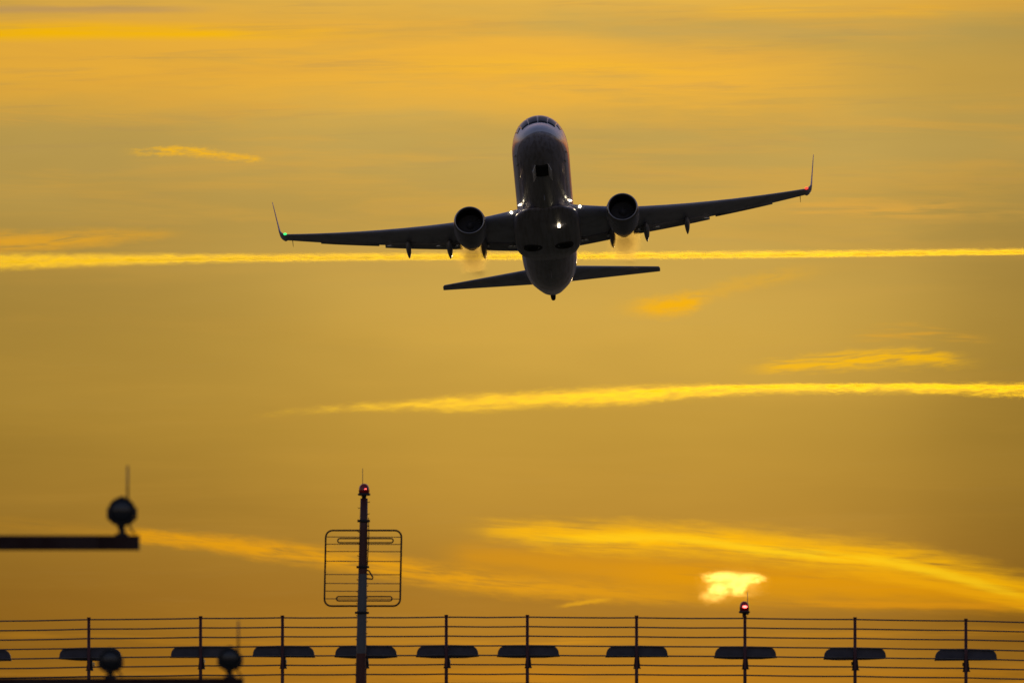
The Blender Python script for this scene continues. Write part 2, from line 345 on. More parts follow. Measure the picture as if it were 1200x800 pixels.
def fuselage():
    ss = []
    for a, b in zip(FUS, FUS[1:]):
        k = max(1, int((b[0] - a[0]) / 1.0)); ss += [a[0] + (b[0] - a[0]) * i / k for i in range(k)]
    ss.append(FUS[-1][0])
    bm = bmesh.new(); loft(bm, [[fus_pt(s, 2 * math.pi * t / 48) for t in range(48)] for s in ss])
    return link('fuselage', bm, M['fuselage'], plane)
fus = fuselage()
def patch(s0, s1, t0, t1, off=.012, ns=6, nt=6, taper=0.0):
    bm = bmesh.new(); g = []
    for lay in (off, -.03):
        g.append([[bm.verts.new(fus_pt(s0 + (s1 - s0) * i / ns, (t0 + (t1 - t0) * j / nt), lay)) for j in range(nt + 1)] for i in range(ns + 1)])
    a, b = g
    for i in range(ns):
        for j in range(nt):
            bm.faces.new((a[i][j], a[i][j + 1], a[i + 1][j + 1], a[i + 1][j])); bm.faces.new((b[i][j], b[i + 1][j], b[i + 1][j + 1], b[i][j + 1]))
    for i in range(ns):
        bm.faces.new((a[i][0], a[i + 1][0], b[i + 1][0], b[i][0])); bm.faces.new((a[i][nt], b[i][nt], b[i + 1][nt], a[i + 1][nt]))
    for j in range(nt):
        bm.faces.new((a[0][j], b[0][j], b[0][j + 1], a[0][j + 1])); bm.faces.new((a[ns][j], a[ns][j + 1], b[ns][j + 1], b[ns][j]))
    return bm
for t0, t1, s0, s1 in ((-.46, -.01, 1.62, 3.1), (.01, .46, 1.62, 3.1), (-.90, -.475, 1.68, 3.0), (.475, .90, 1.68, 3.0), (-1.2, -.92, 2.1, 2.9), (.92, 1.2, 2.1, 2.9)):
    link('cockpit_window', patch(s0, s1, t0, t1), M['glass'], fus)
# nose wheel bay, its shade a dark sheet on the skin, two doors hanging open
link('nose_wheel_bay_shade', patch(2.75, 4.7, math.pi - .24, math.pi + .24, .010), M['bay'], fus)
for sx in (-1, 1):
    bm = bmesh.new()
    pts = [(.42, 2.7, -1.84), (.42, 4.75, -1.98), (.62, 4.6, -2.36), (.62, 2.9, -2.24)]
    loft(bm, [[(sx * (x - .012), y, z) for x, y, z in pts], [(sx * (x + .018), y, z) for x, y, z in pts]])
    link('nose_wheel_door', bm, M['door'], plane, False)
# chin probes and small blade aerials
def blade(s, th, h, ln, name='aerial'):
    p = fus_pt(s, th, -.01); nrm = Vector((math.sin(th), 0, math.cos(th))); bm = bmesh.new(); t_ = Vector((math.cos(th), 0, -math.sin(th))) * .02
    pr = [p + Vector((0, -ln / 2, 0)), p + Vector((0, ln / 2, 0)), p + nrm * h + Vector((0, ln * .7, 0)), p + nrm * h + Vector((0, ln * .25, 0))]
    loft(bm, [[q - t_ for q in pr], [q + t_ for q in pr]]); link(name, bm, M['chrome'] if name == 'probe' else M['wing'], plane, False)
for th in (1.95, -1.95): blade(3.6, th, .14, .3, 'probe'); blade(4.4, th + (.2 if th > 0 else -.2), .14, .3, 'probe')
blade(8.5, math.pi, .3, .4); blade(24.2, math.pi, .35, .5); blade(9.5, 0, .35, .5)
# wing to body fairing
FAIR = [(11.0, 1.0, -1.9, -2.0), (12.0, 1.75, -1.55, -2.12), (13.2, 2.08, -1.25, -2.26), (15, 2.2, -1.1, -2.36), (18.3, 2.2, -1.1, -2.38), (19.4, 2.12, -1.2, -2.33), (20.4, 1.9, -1.35, -2.2), (21.3, 1.45, -1.6, -2.06), (21.9, .8, -1.85, -1.98)]
def fair_pt(s, t):
    w_, zt, zb = interp(FAIR, s); a = 2 * math.pi * t; c, d = math.cos(a), math.sin(a)
    e = .72
    return Vector((w_ * math.copysign(abs(d) ** e, d), s, (zt + zb) / 2 + (zt - zb) / 2 * math.copysign(abs(c) ** e, c)))
bm = bmesh.new(); loft(bm, [[fair_pt(11 + 10.9 * i / 30, t / 40) for t in range(40)] for i in range(31)])
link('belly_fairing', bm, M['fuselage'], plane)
for sx in (-1, 1):           # main wheels folded flat into the belly
    bm = bmesh.new(); lathe(bm, [(.40, .02), (.42, -.035), (.58, -.035), (.64, .01), (.64, .2), (.2, .2)], 'z', (sx * 1.02, 17.9, -2.365), 28)
    wh = link('main_wheel', bm, M['tyre'], plane)
    bm = bmesh.new(); lathe(bm, [(.05, -.01), (.36, .0), (.39, .03), (.39, .1), (.05, .1)], 'z', (sx * 1.02, 17.9, -2.365), 24)
    link('hub_cap', bm, M['bay'], wh)

# wings
def foil(le, chord, thick, nrm, twist=0.0, camber=.02, k=11):
    """airfoil ring: leading edge point, chord aft (+y), nrm = thickness direction"""
    up_, lo_ = [], []
    nrm = Vector(nrm).normalized(); le = Vector(le)
    for i in range(k + 1):
        x = .5 * (1 - math.cos(math.pi * i / k))
        yt = 5 * thick * (.2969 * math.sqrt(x) - .126 * x - .3516 * x * x + .2843 * x ** 3 - .1015 * x ** 4)
        yc = camber * 4 * x * (1 - x)
        dz = -math.sin(twist) * x; dy = math.cos(twist) * x
        up_.append(le + Vector((0, dy * chord, 0)) + nrm * ((yc + yt + dz) * chord)); lo_.append(le + Vector((0, dy * chord, 0)) + nrm * ((yc - yt + dz) * chord))
    return up_ + lo_[::-1][:-1] if False else up_ + lo_[-2:0:-1]
def wing_z(y): return -1.22 + .068 * (y - 1.88) + 1.62 * max(0, (y - 1.88) / 15.2) ** 1.75
LE = [(0, 12.6), (1.88, 13.45), (5.4, 15.75), (17.6, 22.05)]
TE = [(0, 20.05), (1.88, 20.05), (5.4, 20.2), (17.6, 23.28)]
lin = lambda tab, y: interp(tab, y)[0]
def wing(sx):
    rings = []
    for y in (1.2, 1.88, 2.6, 3.6, 4.8, 5.4, 6.6, 8, 9.5, 11, 12.5, 14, 15.3, 16.4, 17.42):
        l, t = lin(LE, y), lin(TE, y)
        flapzone = y < 11
        rings.append((Vector((y, l, wing_z(y))), (t - l) * (.97 if flapzone else 1.0), .135 - .03 * y / 17, (-.10 - .1 * y / 17, 0, 1), R(1.6 - .12 * y)))
    # blended winglet
    z0 = wing_z(17.42); cant = R(82)
    y_, z_ = 17.42, z0; a0 = math.atan(.25)
    for i in range(1, 7):
        a = a0 + (cant - a0) * i / 6; st = .16
        y_ += st * math.cos(a); z_ += st * math.sin(a)
        rings.append((Vector((y_, 21.96 + .12 * i, z_)), 1.55 - .045 * i, .10, (-math.sin(a), 0, math.cos(a)), 0))
    for i in range(1, 6):
        st = 2.35 / 5; y_ += st * math.cos(cant); z_ += st * math.sin(cant)
        rings.append((Vector((y_, 22.68 + .24 * i, z_)), 1.28 - .135 * i, .085, (-math.sin(cant), 0, math.cos(cant)), 0))
    bm = bmesh.new(); out_ = []
    for le, ch, th, nr, tw in rings:
        out_.append([Vector((p.x * sx, p.y, p.z)) for p in foil(le, ch, th, nr, tw)])
    loft(bm, out_)
    wg = link('wing', bm, M['wing'], plane)
    # flaps a little out of the trailing edge, a slot in front of each
    for y0, y1, c0, c1, df in ((2.05, 4.3, 1.12, 1.08, 8), (5.75, 10.9, 1.02, .76, 8)):
        bm = bmesh.new(); rr = []
        for i in range(6):
            y = y0 + (y1 - y0) * i / 5; ch = c0 + (c1 - c0) * i / 5; t = lin(TE, y)
            rr.append([Vector((p.x * sx, p.y, p.z)) for p in foil((y, t - .62, wing_z(y) - .05 - math.sin(R(1.6 - .12 * y)) * (t - lin(LE, y))), ch, .13, (0, 0, 1), R(df), .01)])
        loft(bm, rr); fl = link('flap', bm, M['flap'], plane)
        for f in ((.06, .3, .94) if y0 > 5 else (.08, .2, .93)):      # polished beads added in the slot to catch sun glints
            y = y0 + (y1 - y0) * f; t = lin(TE, y); bm = bmesh.new()
            bmesh.ops.create_uvsphere(bm, u_segments=12, v_segments=8, radius=.13, matrix=Matrix.Translation((sx * y, t - .30, wing_z(y) - .15 - math.sin(R(1.6 - .12 * y)) * (t - lin(LE, y)))) @ Matrix.Diagonal((2.0, 1.2, .8, 1)))
            link('glint_bead', bm, M['chrome'], fl)
    bm = bmesh.new()                                        # aileron
    rr = []
    for i in range(5):
        y = 11.3 + 3.9 * i / 4; t = lin(TE, y); rr.append([Vector((p.x * sx, p.y, p.z)) for p in foil((y, t - .42, wing_z(y) - .03 - math.sin(R(1.6 - .12 * y)) * (t - lin(LE, y))), .5, .12, (0, 0, 1), R(3), 0)])
    loft(bm, rr); link('aileron', bm, M['flap'], plane)
    for y, ln, r_ in ((4.3, 2.9, .27), (6.6, 2.8, .26), (9.35, 2.5, .23)):   # flap track fairings
        t = lin(TE, y); z0 = wing_z(y) - .22 - math.sin(R(1.6 - .12 * y)) * (t - lin(LE, y)); bm = bmesh.new(); rr = []
        for i in range(13):
            f = i / 12; rad = r_ * max(.04, math.sin(math.pi * min(1, f ** .75)) ** .7)
            yy = t - ln * .62 + ln * f; zz = z0 - .12 - .34 * max(0, f - .45) ** 1.2 * 1.6
            rr.append([Vector((sx * y + rad * .8 * math.cos(2 * math.pi * k / 14), yy, zz + rad * 1.35 * math.sin(2 * math.pi * k / 14))) for k in range(14)])
        loft(bm, rr); link('flap_track_fairing', bm, M['flap'], plane)
    # navigation lamp in the wing tip, static wick
    y = 17.55; bm = bmesh.new(); bmesh.ops.create_uvsphere(bm, u_segments=14, v_segments=10, radius=.085, matrix=Matrix.Translation((sx * y, 22.0, wing_z(17.42) + .06)) @ Matrix.Diagonal((1.3, .9, .9, 1)))
    nl = link('navigation_light', bm, M['nav_red'] if sx > 0 else M['nav_green'], plane); nl['label'] = 'red wing tip light' if sx > 0 else 'green wing tip light'
    bm = bmesh.new(); tube(bm, [(sx * 17.1, 23.0, wing_z(16.95) + .0), (sx * 17.1, 23.45, wing_z(16.95) - .28)], [.025, .012], 6); link('static_wick', bm, M['black'], plane)
    # landing lamps at the root
    for yl, dz in ((2.28, .02),):
        bm = bmesh.new(); bmesh.ops.create_uvsphere(bm, u_segments=14, v_segments=10, radius=.085, matrix=Matrix.Translation((sx * yl, lin(LE, yl) - .02, wing_z(yl) + dz)))
        link('landing_light', bm, M['landing'], plane)
    for s, th, r_ in ((12.6, 2.12, .06), (13.3, 2.0, .04), (12.3, 2.55, .025)):
        p = fus_pt(s, th, .04); bm = bmesh.new(); bmesh.ops.create_uvsphere(bm, u_segments=12, v_segments=8, radius=r_, matrix=Matrix.Translation((p.x * sx, p.y, p.z)))
        link('runway_turnoff_light', bm, M['landing'], plane)
    return wg
for sx in (-1, 1): wing(sx)
bm = bmesh.new(); bmesh.ops.create_uvsphere(bm, u_segments=14, v_segments=10, radius=.10, matrix=Matrix.Translation((.80, 13.9, -2.36)) @ Matrix.Diagonal((1, 1, .9, 1)))
bl = link('belly_light', bm, M['landing'], plane); bl['label'] = 'bright lamp under the belly'

# engines
ENG = [(0, 1.0, 0), (.25, 1.045, 0), (.8, 1.08, 0), (1.6, 1.09, -.01), (2.4, 1.02, -.04), (3.2, .86, -.05), (3.9, .70, -.05)]
def engine(sx):
    X, S0, Z = 5.08 * sx, 12.55, -1.86
    sz = .93
    seg = 40
    def ring(r, y, dz=0.0, tilt=0.0, flat=0.0):
        out_ = []
        for k in range(seg):
            a = 2 * math.pi * k / seg; c, s = math.cos(a), math.sin(a)
            zz = s * r * sz * (1 - flat * (1 if s < 0 else 0))
            out_.append((X + c * r, S0 + y - tilt * zz, Z + dz + zz))
        return out_
    bm = bmesh.new(); loft(bm, [ring(r, y + .14, dz, .16 * max(0, 1 - y / 2.5), .05 * max(0, 1 - y / 3)) for y, r, dz in ENG], False, True)
    nac = link('engine_nacelle', bm, M['nacelle'], plane)
    bm = bmesh.new()                        # polished lip: out round the nose of the cowl and back into the duct
    prof = [(1.052, .26), (1.03, .12), (1.0, .03), (.965, 0.0), (.92, .02), (.885, .09), (.868, .2), (.86, .3)]
    loft(bm, [ring(r, y, 0, .16, .05) for r, y in prof], False, False); link('inlet_lip', bm, M['lip'], nac)
    bm = bmesh.new(); loft(bm, [ring(r, y, 0, .16 * max(0, 1 - y / 1.2), .05 * max(0, 1 - y)) for r, y in [(.862, .28), (.82, .6), (.80, 1.0), (.80, 1.3)]], False, False)
    # the duct lies inside the cowl; fan disc closes it
    link('inlet_duct', bm, M['duct'], nac)
    bm = bmesh.new(); lathe(bm, [(.02, .75), (.12, .85), (.26, 1.1), (.27, 1.2)], 'y', (X, S0, Z), 20)
    for k in range(24):
        a = 2 * math.pi * k / 24; u = Vector((math.cos(a), 0, math.sin(a))); v = Vector((-math.sin(a), 0, math.cos(a)))
        o = Vector((X, S0, Z)); bm.faces.new([bm.verts.new(q) for q in (o + u * .24 + v * -.03 + Vector((0, 1.08, 0)), o + u * .78 + v * -.10 + Vector((0, 1.04, 0)), o + u * .78 + v * .12 + Vector((0, 1.2, 0)), o + u * .24 + v * .04 + Vector((0, 1.16, 0)))])
    lathe(bm, [(.02, 1.22), (.79, 1.22), (.79, 1.25), (.02, 1.25)], 'y', (X, S0, Z), 32)
    link('fan', bm, M['fan'], nac)
    bm = bmesh.new(); loft(bm, [ring(r, y, -.08) for r, y in [(.60, 3.85), (.52, 4.3), (.40, 4.9)]]); loft(bm, [ring(r, y, -.08) for r, y in [(.30, 4.85), (.18, 5.3), (.04, 5.7)]])
    link('exhaust_nozzle', bm, M['exhaust'], nac)
    bm = bmesh.new(); rr = []                # pylon
    for i, (y0, y1, z) in enumerate(((1.0, 4.9, .75), (1.9, 5.3, 1.12), (2.6, 5.6, 1.42))):
        rr.append([(X + t * .17, S0 + y, Z + z) for y, t in ((y0, 0), (y0 + .5, 1), ((y0 + y1) / 2, 1.15), (y1, 0), ((y0 + y1) / 2, -1.15), (y0 + .5, -1))])
    loft(bm, rr); link('pylon', bm, M['nacelle'], nac)
    a = R(38); c, s = -sx * math.cos(a), math.sin(a); bm = bmesh.new()     # strake on the inboard shoulder
    q = [(1.05, .75), (1.05, 2.0), (1.32, 1.9), (1.26, 1.35)]
    t_ = Vector((-s, 0, c)) * .015
    loft(bm, [[Vector((X + c * r, S0 + y, Z + s * r * sz)) - t_ for r, y in q], [Vector((X + c * r, S0 + y, Z + s * r * sz)) + t_ for r, y in q]]); link('strake', bm, M['nacelle'], nac, False)
    return X, S0, Z
engs = [engine(-1), engine(1)]
# tail
for sx in (-1, 1):
    bm = bmesh.new(); rr = []
    for y in (.3, 1.0, 2.5, 4.5, 6.5, 7.36, 7.45):
        f = y / 7.45; le = 32.9 + y * math.tan(R(34)); ch = 4.0 + (1.12 - 4.0) * f
        if y > 7.36: le += .25; ch -= .3
        rr.append([Vector((p.x * sx, p.y, p.z)) for p in foil((y, le, 1.38 + y * math.tan(R(7.6))), ch, .10, (-.12, 0, 1), R(-1.5), -.005)])
    loft(bm, rr); link('horizontal_stabiliser', bm, M['wing'], plane)
bm = bmesh.new(); rr = []
for z, le, ch in ((1.2, 28.6, 8.8), (2.2, 30.4, 7.0), (3.1, 31.9, 5.7), (6.0, 34.4, 3.9), (8.9, 36.7, 2.0)):
    rr.append([(0 + p[0], p[1], z) for p in [(q.z, q.y) for q in foil((0, le, 0), ch, .10, (0, 0, 1), 0, 0)]])
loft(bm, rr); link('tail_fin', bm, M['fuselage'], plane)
bm = bmesh.new(); tube(bm, [(0, 38.1, 1.22), (0, 38.8, 1.12), (0, 39.0, 1.1)], [.2, .17, .15], 16); link('tail_exhaust', bm, M['bay'], plane)

# hot exhaust behind the engines: a sky-tinted volume stands in for the heat blur and veils what lies behind
def heat():
    m = bpy.data.materials.new('hot_exhaust_air'); m.use_nodes = True; q = NT(m.node_tree); q.n.clear()
    o = q.n.new('ShaderNodeOutputMaterial'); v = q.n.new('ShaderNodeVolumePrincipled'); q.l.new(v.outputs[0], o.inputs['Volume'])
    v.inputs['Color'].default_value = (.32, .245, .075, 1); v.inputs['Anisotropy'].default_value = .85
    t = q.n.new('ShaderNodeTexCoord'); s = q.n.new('ShaderNodeSeparateXYZ'); q.l.new(t.outputs['Object'], s.inputs[0])
    x, y, z = s.outputs[0], s.outputs[1], s.outputs[2]
    r2 = q.m('SQRT', q.add(q.mul(x, x), q.mul(z, z)))
    nz = q.noise(q.xyz(q.mul(x, 1.5), q.mul(y, .8), q.mul(z, 1.5)), 1.0, 4.0, .6)
    f = q.smooth(q.add(r2, q.mul(q.sub(nz, .5), 1.5)), 1.25, .1)
    f = q.mul(f, q.smooth(q.add(y, q.mul(q.sub(nz, .5), 5.0)), 5.2, 1.4)); f = q.mul(f, q.smooth(y, -.3, .4)); f = q.mul(f, q.smooth(nz, .3, .55, .5, 1))
    q.l.new(q.mul(f, .75), v.inputs['Density']); m.cycles.volume_step_rate = .4
    return m
M['heat'] = heat()
for (X, S0, Z), lab in zip(engs, ('shimmering hot exhaust trailing behind the engine nearer the green wing light', 'shimmering hot exhaust trailing behind the engine nearer the red wing light')):
    bm = bmesh.new(); rr = []
    for i in range(15):
        s = 5.6 + 6.5 * i / 14; rad = (1.75 + .02 * (s - 5.6)) * (1 + .08 * math.sin(i * 2.3 + X)) * (.5 if i in (0, 14) else 1)
        rr.append([(rad * math.cos(2 * math.pi * k / 24) * (1 + .06 * math.sin(k * 1.7 + i)), s - 5.6, rad * math.sin(2 * math.pi * k / 24)) for k in range(24)])
    loft(bm, rr); o = link('exhaust_haze', bm, M['heat'])
    o.matrix_world = plane.matrix_world @ Matrix.Translation((X, S0 + 5.2, Z - .05))
    tag(o, lab, 'exhaust haze', None, 'stuff')

# ------------------------------------------------------------------ wire screen and antennas
D_F = 297.0
K = F_PX / D_F                               # pixels to the metre at that distance
POSTS = [(-26, 726.5), (104, 724.5), (235, 723), (331, 722.3), (427.5, 722), (523, 721.5), (618, 721.5), (746, 722.3), (873, 723), (1002, 724.3), (1132, 726), (1262, 728.5)]
screen = thing('wire_fence', 'tall open fence of eight level wires on thin dark red posts', 'fence', (at(600, 800, D_F).x, at(600, 800, D_F).y, 0))
base_y = at(600, 800, D_F).y
def fx(px, py, dy=0.0): p = at(px, py, D_F); return Vector((p.x, base_y + dy, p.z))
def child(name, bm, m, root, smooth=True):
    o = link(name, bm, m, root, smooth); o.matrix_parent_inverse = Matrix.Translation(-Vector(root.location)); return o
for px, py in POSTS:
    a = fx(px, py - 1); bm = bmesh.new()
    tube(bm, [(a.x, base_y, -.3), (a.x, base_y, 1.2), (a.x, base_y, a.z)], [.055, .05, .04], 10)
    tube(bm, [(a.x, base_y, a.z - .02), (a.x, base_y, a.z + .015)], [.05, .05], 10)
    for k in range(8): p = fx(px, py + 1 + 11.1 * k); box(bm, (a.x, base_y + .04, p.z), (.06, .05, .05))
    bx = fx(px, 777); box(bm, (a.x, base_y, .03), (.3, .3, .06), .01)
    child('post', bm, M['maroon'], screen)
for k in range(8):
    bm = bmesh.new(); pts = []
    for (x0, y0), (x1, y1) in zip(POSTS, POSTS[1:]):
        for i in range(4):
            f = i / 4; sag = 1.0 * math.sin(math.pi * f) * (.25 + .3 * random.random())
            pts.append(fx(x0 + (x1 - x0) * f, y0 + (y1 - y0) * f + 1 + 11.1 * k + sag, .06))
    pts.append(fx(POSTS[-1][0], POSTS[-1][1] + 1 + 11.1 * k, .06))
    tube(bm, pts, .019, 6); child('wire', bm, M['steel'], screen)
LABS = ['half-round dark antenna cut off by the left picture edge', 'half-round antenna behind the left one of the two low lamps', 'half-round antenna behind the low lamp that carries a thin rod',
        'half-round antenna on the post just left of the tall mast', 'half-round antenna behind the tall mast with the grid frame', 'half-round antenna on the first fence post right of the tall mast',
        'half-round antenna on the second fence post right of the tall mast', 'half-round antenna on the fence post just left of the one with the red lamp', 'half-round antenna on the fence post topped by a red lamp',
        'half-round antenna on the first fence post right of the red lamp', 'half-round antenna last at the right, on the second fence post right of the red lamp']
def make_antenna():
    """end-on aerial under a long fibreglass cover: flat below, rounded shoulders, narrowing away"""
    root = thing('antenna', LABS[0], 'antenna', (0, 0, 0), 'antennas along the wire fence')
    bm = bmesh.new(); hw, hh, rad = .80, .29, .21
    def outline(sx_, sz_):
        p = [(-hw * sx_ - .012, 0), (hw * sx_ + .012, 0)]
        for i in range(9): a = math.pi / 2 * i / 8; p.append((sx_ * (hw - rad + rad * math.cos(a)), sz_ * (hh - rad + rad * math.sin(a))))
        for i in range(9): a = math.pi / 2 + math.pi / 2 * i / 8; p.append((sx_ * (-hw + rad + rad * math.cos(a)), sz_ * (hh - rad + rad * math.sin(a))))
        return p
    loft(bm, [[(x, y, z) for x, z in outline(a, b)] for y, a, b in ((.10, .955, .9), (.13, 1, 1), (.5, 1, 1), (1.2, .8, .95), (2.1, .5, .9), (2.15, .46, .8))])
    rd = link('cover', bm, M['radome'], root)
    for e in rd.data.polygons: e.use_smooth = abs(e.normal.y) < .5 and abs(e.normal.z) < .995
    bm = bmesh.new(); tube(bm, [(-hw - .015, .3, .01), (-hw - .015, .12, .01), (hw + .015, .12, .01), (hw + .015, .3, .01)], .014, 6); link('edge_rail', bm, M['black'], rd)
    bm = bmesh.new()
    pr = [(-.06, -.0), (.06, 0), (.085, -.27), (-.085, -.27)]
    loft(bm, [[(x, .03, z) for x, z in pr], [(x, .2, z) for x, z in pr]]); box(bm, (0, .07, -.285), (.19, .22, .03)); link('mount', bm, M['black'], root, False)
    bm = bmesh.new(); box(bm, (0, .8, -.1), (.09, 1.6, .09), .01); link('support_arm', bm, M['black'], root, False)
    return root
def copy_thing(root, loc, label):
    r = root.copy(); COL.objects.link(r); r.location = loc; r['label'] = label
    for ch in list(root.children):
        c = ch.copy(); COL.objects.link(c); c.parent = r
        for g in ch.children: d = g.copy(); COL.objects.link(d); d.parent = c
    return r
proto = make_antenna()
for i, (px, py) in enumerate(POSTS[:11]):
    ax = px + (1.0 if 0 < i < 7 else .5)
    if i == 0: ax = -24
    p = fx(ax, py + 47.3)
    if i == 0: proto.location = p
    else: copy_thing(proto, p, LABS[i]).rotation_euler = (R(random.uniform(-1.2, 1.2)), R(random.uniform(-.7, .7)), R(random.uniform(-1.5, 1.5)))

# ------------------------------------------------------------------ red lamps
def beacon_parts(root, c, rod_top, sc=1.0, rod_dx=0.0, rod_w=.012):
    """c: foot of the lamp in the root's frame"""
    c = Vector(c)
    bm = bmesh.new(); lathe(bm, [(.05, 0), (.05, .06), (.13, .07), (.15, .10), (.13, .13), (.10, .14)], 'z', c, 20, sc, sc); link('lamp_base', bm, M['black'], root)
    bm = bmesh.new(); lathe(bm, [(.115, .135), (.125, .19), (.12, .26), (.10, .32), (.06, .365), (.015, .38)], 'z', c, 20, sc, sc); ln = link('lamp_glass', bm, M['red_glass'], root)
    bm = bmesh.new(); bmesh.ops.create_uvsphere(bm, u_segments=12, v_segments=8, radius=.05, matrix=Matrix.Translation(c + Vector((0.01, -.105, .235))) @ Matrix.Diagonal((1.25, .6, .75, 1))); link('lamp_glow', bm, M['red_on'], ln)
    bm = bmesh.new(); tube(bm, [c + Vector((rod_dx, .16, .02)), c + Vector((rod_dx, .16, rod_top))], [rod_w, rod_w * .6], 6); box(bm, c + Vector((rod_dx * .5, .09, .05)), (.05 + abs(rod_dx), .2, .03)); link('lightning_rod', bm, M['steel'], root)
p8 = fx(872.3, 722)
lamp = thing('warning_light', 'glowing red lamp with a thin rod on a fence post top, under the bright cloud', 'warning light', p8)
beacon_parts(lamp, (0, 0, .02), .62, 1.0, .09)
bm = bmesh.new(); tube(bm, [(0, 0, -.02), (0, 0, .03)], [.05, .05], 12); link('lamp_foot', bm, M['maroon'], lamp)

# ------------------------------------------------------------------ tall mast with grid frame
D_M = 292.0
base_m = at(424, 800, D_M); my = base_m.y
def mx(px, py, dy=0.0): p = at(px, py, D_M); return Vector((p.x, my + dy, p.z))
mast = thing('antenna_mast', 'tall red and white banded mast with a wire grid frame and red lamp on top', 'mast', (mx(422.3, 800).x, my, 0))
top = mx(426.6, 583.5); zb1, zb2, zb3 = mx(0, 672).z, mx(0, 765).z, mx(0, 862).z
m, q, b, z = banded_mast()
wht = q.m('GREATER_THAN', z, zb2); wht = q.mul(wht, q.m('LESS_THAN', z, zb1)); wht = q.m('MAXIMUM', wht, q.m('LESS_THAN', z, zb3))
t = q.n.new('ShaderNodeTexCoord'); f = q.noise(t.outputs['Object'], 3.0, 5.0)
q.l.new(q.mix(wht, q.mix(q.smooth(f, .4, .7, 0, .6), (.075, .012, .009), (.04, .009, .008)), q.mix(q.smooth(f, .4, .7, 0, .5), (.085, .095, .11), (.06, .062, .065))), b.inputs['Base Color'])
foot = mast.location.copy()
def mchild(name, bm, mt, smooth=True, parent=None):
    bmesh.ops.translate(bm, verts=bm.verts[:], vec=-foot); return link(name, bm, mt, parent or mast, smooth)
axis = lambda py: mx(426.6 + (422.6 - 426.6) * (py - 583.5) / (800 - 583.5), py)
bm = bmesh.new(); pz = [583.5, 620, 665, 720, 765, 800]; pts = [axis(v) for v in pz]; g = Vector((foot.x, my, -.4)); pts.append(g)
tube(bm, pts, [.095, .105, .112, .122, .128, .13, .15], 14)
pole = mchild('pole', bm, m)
py = 588
while py < 880:
    c = axis(py); sd = -1 if int(py / 7) % 2 else 1; bm = bmesh.new()
    tube(bm, [c + Vector((sd * .07, -.03, 0)), c + Vector((sd * .142, -.03, 0)), c + Vector((sd * .142, -.03, .02))], .010, 6); mchild('climbing_peg', bm, M['black'], True, pole); py += 7
for py in (610, 664, 717.5):
    bm = bmesh.new(); c = axis(py); rr = .118 if py < 700 else .135
    tube(bm, [c + Vector((0, 0, -.035)), c + Vector((0, 0, .035))], [rr, rr], 16)
    for sd in (-1, 1): box(bm, c + Vector((sd * (rr + .01), -.02, 0)), (.07, .09, .06), .008)
    mchild('clamp', bm, M['black'])
def rrect(x0, y0, x1, y1, r, dy, skew=0.0, k=6):
    pts = []
    for cx, cy, a0 in ((x1 - r, y0 + r, -90), (x1 - r, y1 - r, 0), (x0 + r, y1 - r, 90), (x0 + r, y0 + r, 180)):
        for i in range(k + 1):
            a = R(a0 + 90 * i / k); X_, Y_ = cx + r * math.cos(a), cy + r * math.sin(a)
            pts.append(mx(X_ + skew * (665 - Y_) / 45, Y_, dy))
    return pts
bm = bmesh.new(); tube(bm, rrect(380.8, 621, 469.6, 709.5, 8, .16, .9), .024, 8, True); frame = mchild('grid_frame', bm, M['black'])
for i, py in enumerate((628.5, 637, 645.5, 657, 672.5, 683, 692, 701)):
    bm = bmesh.new(); sk = .9 * (665 - py) / 45; tube(bm, [mx(381.5 + sk, py, .16), mx(425, py + .2, .16), mx(469 + sk, py + .3, .16)], .0105, 6); mchild('grid_wire', bm, M['steel'], True, frame)
for y0, y1 in ((630.5, 635.5), (698.5, 703.5)):
    bm = bmesh.new(); tube(bm, rrect(395, y0, 460, y1, 2.45, .02, .9, 4), .017, 6, True)
    box(bm, axis((y0 + y1) / 2) + Vector((0, .08, 0)), (.06, .16, .05)); mchild('dipole_loop', bm, M['black'])
for py in (621, 709.5): bm = bmesh.new(); box(bm, axis(py) + Vector((0, .1, 0)), (.12, .18, .05), .008); mchild('frame_bracket', bm, M['black'])
bm = bmesh.new(); c = axis(668); tube(bm, [c + Vector((.09, -.02, .02)), c + Vector((.16, -.03, -.01)), c + Vector((.20, -.03, -.08)), c + Vector((.26, -.03, -.17)), c + Vector((.25, -.03, -.22)), c + Vector((.16, -.03, -.215)), c + Vector((.1, -.03, -.2))], .02, 8)
mchild('hanging_cable', bm, M['black'])
bm = bmesh.new(); tube(bm, [axis(606) + Vector((.12, -.05, 0)), axis(625) + Vector((.14, -.05, 0)), axis(645) + Vector((.13, -.05, 0)), axis(662) + Vector((.12, -.05, 0))], .011, 6); mchild('feed_cable', bm, M['black'])
beacon_parts(mast, top - foot, .77, 1.12, -.04, .011)

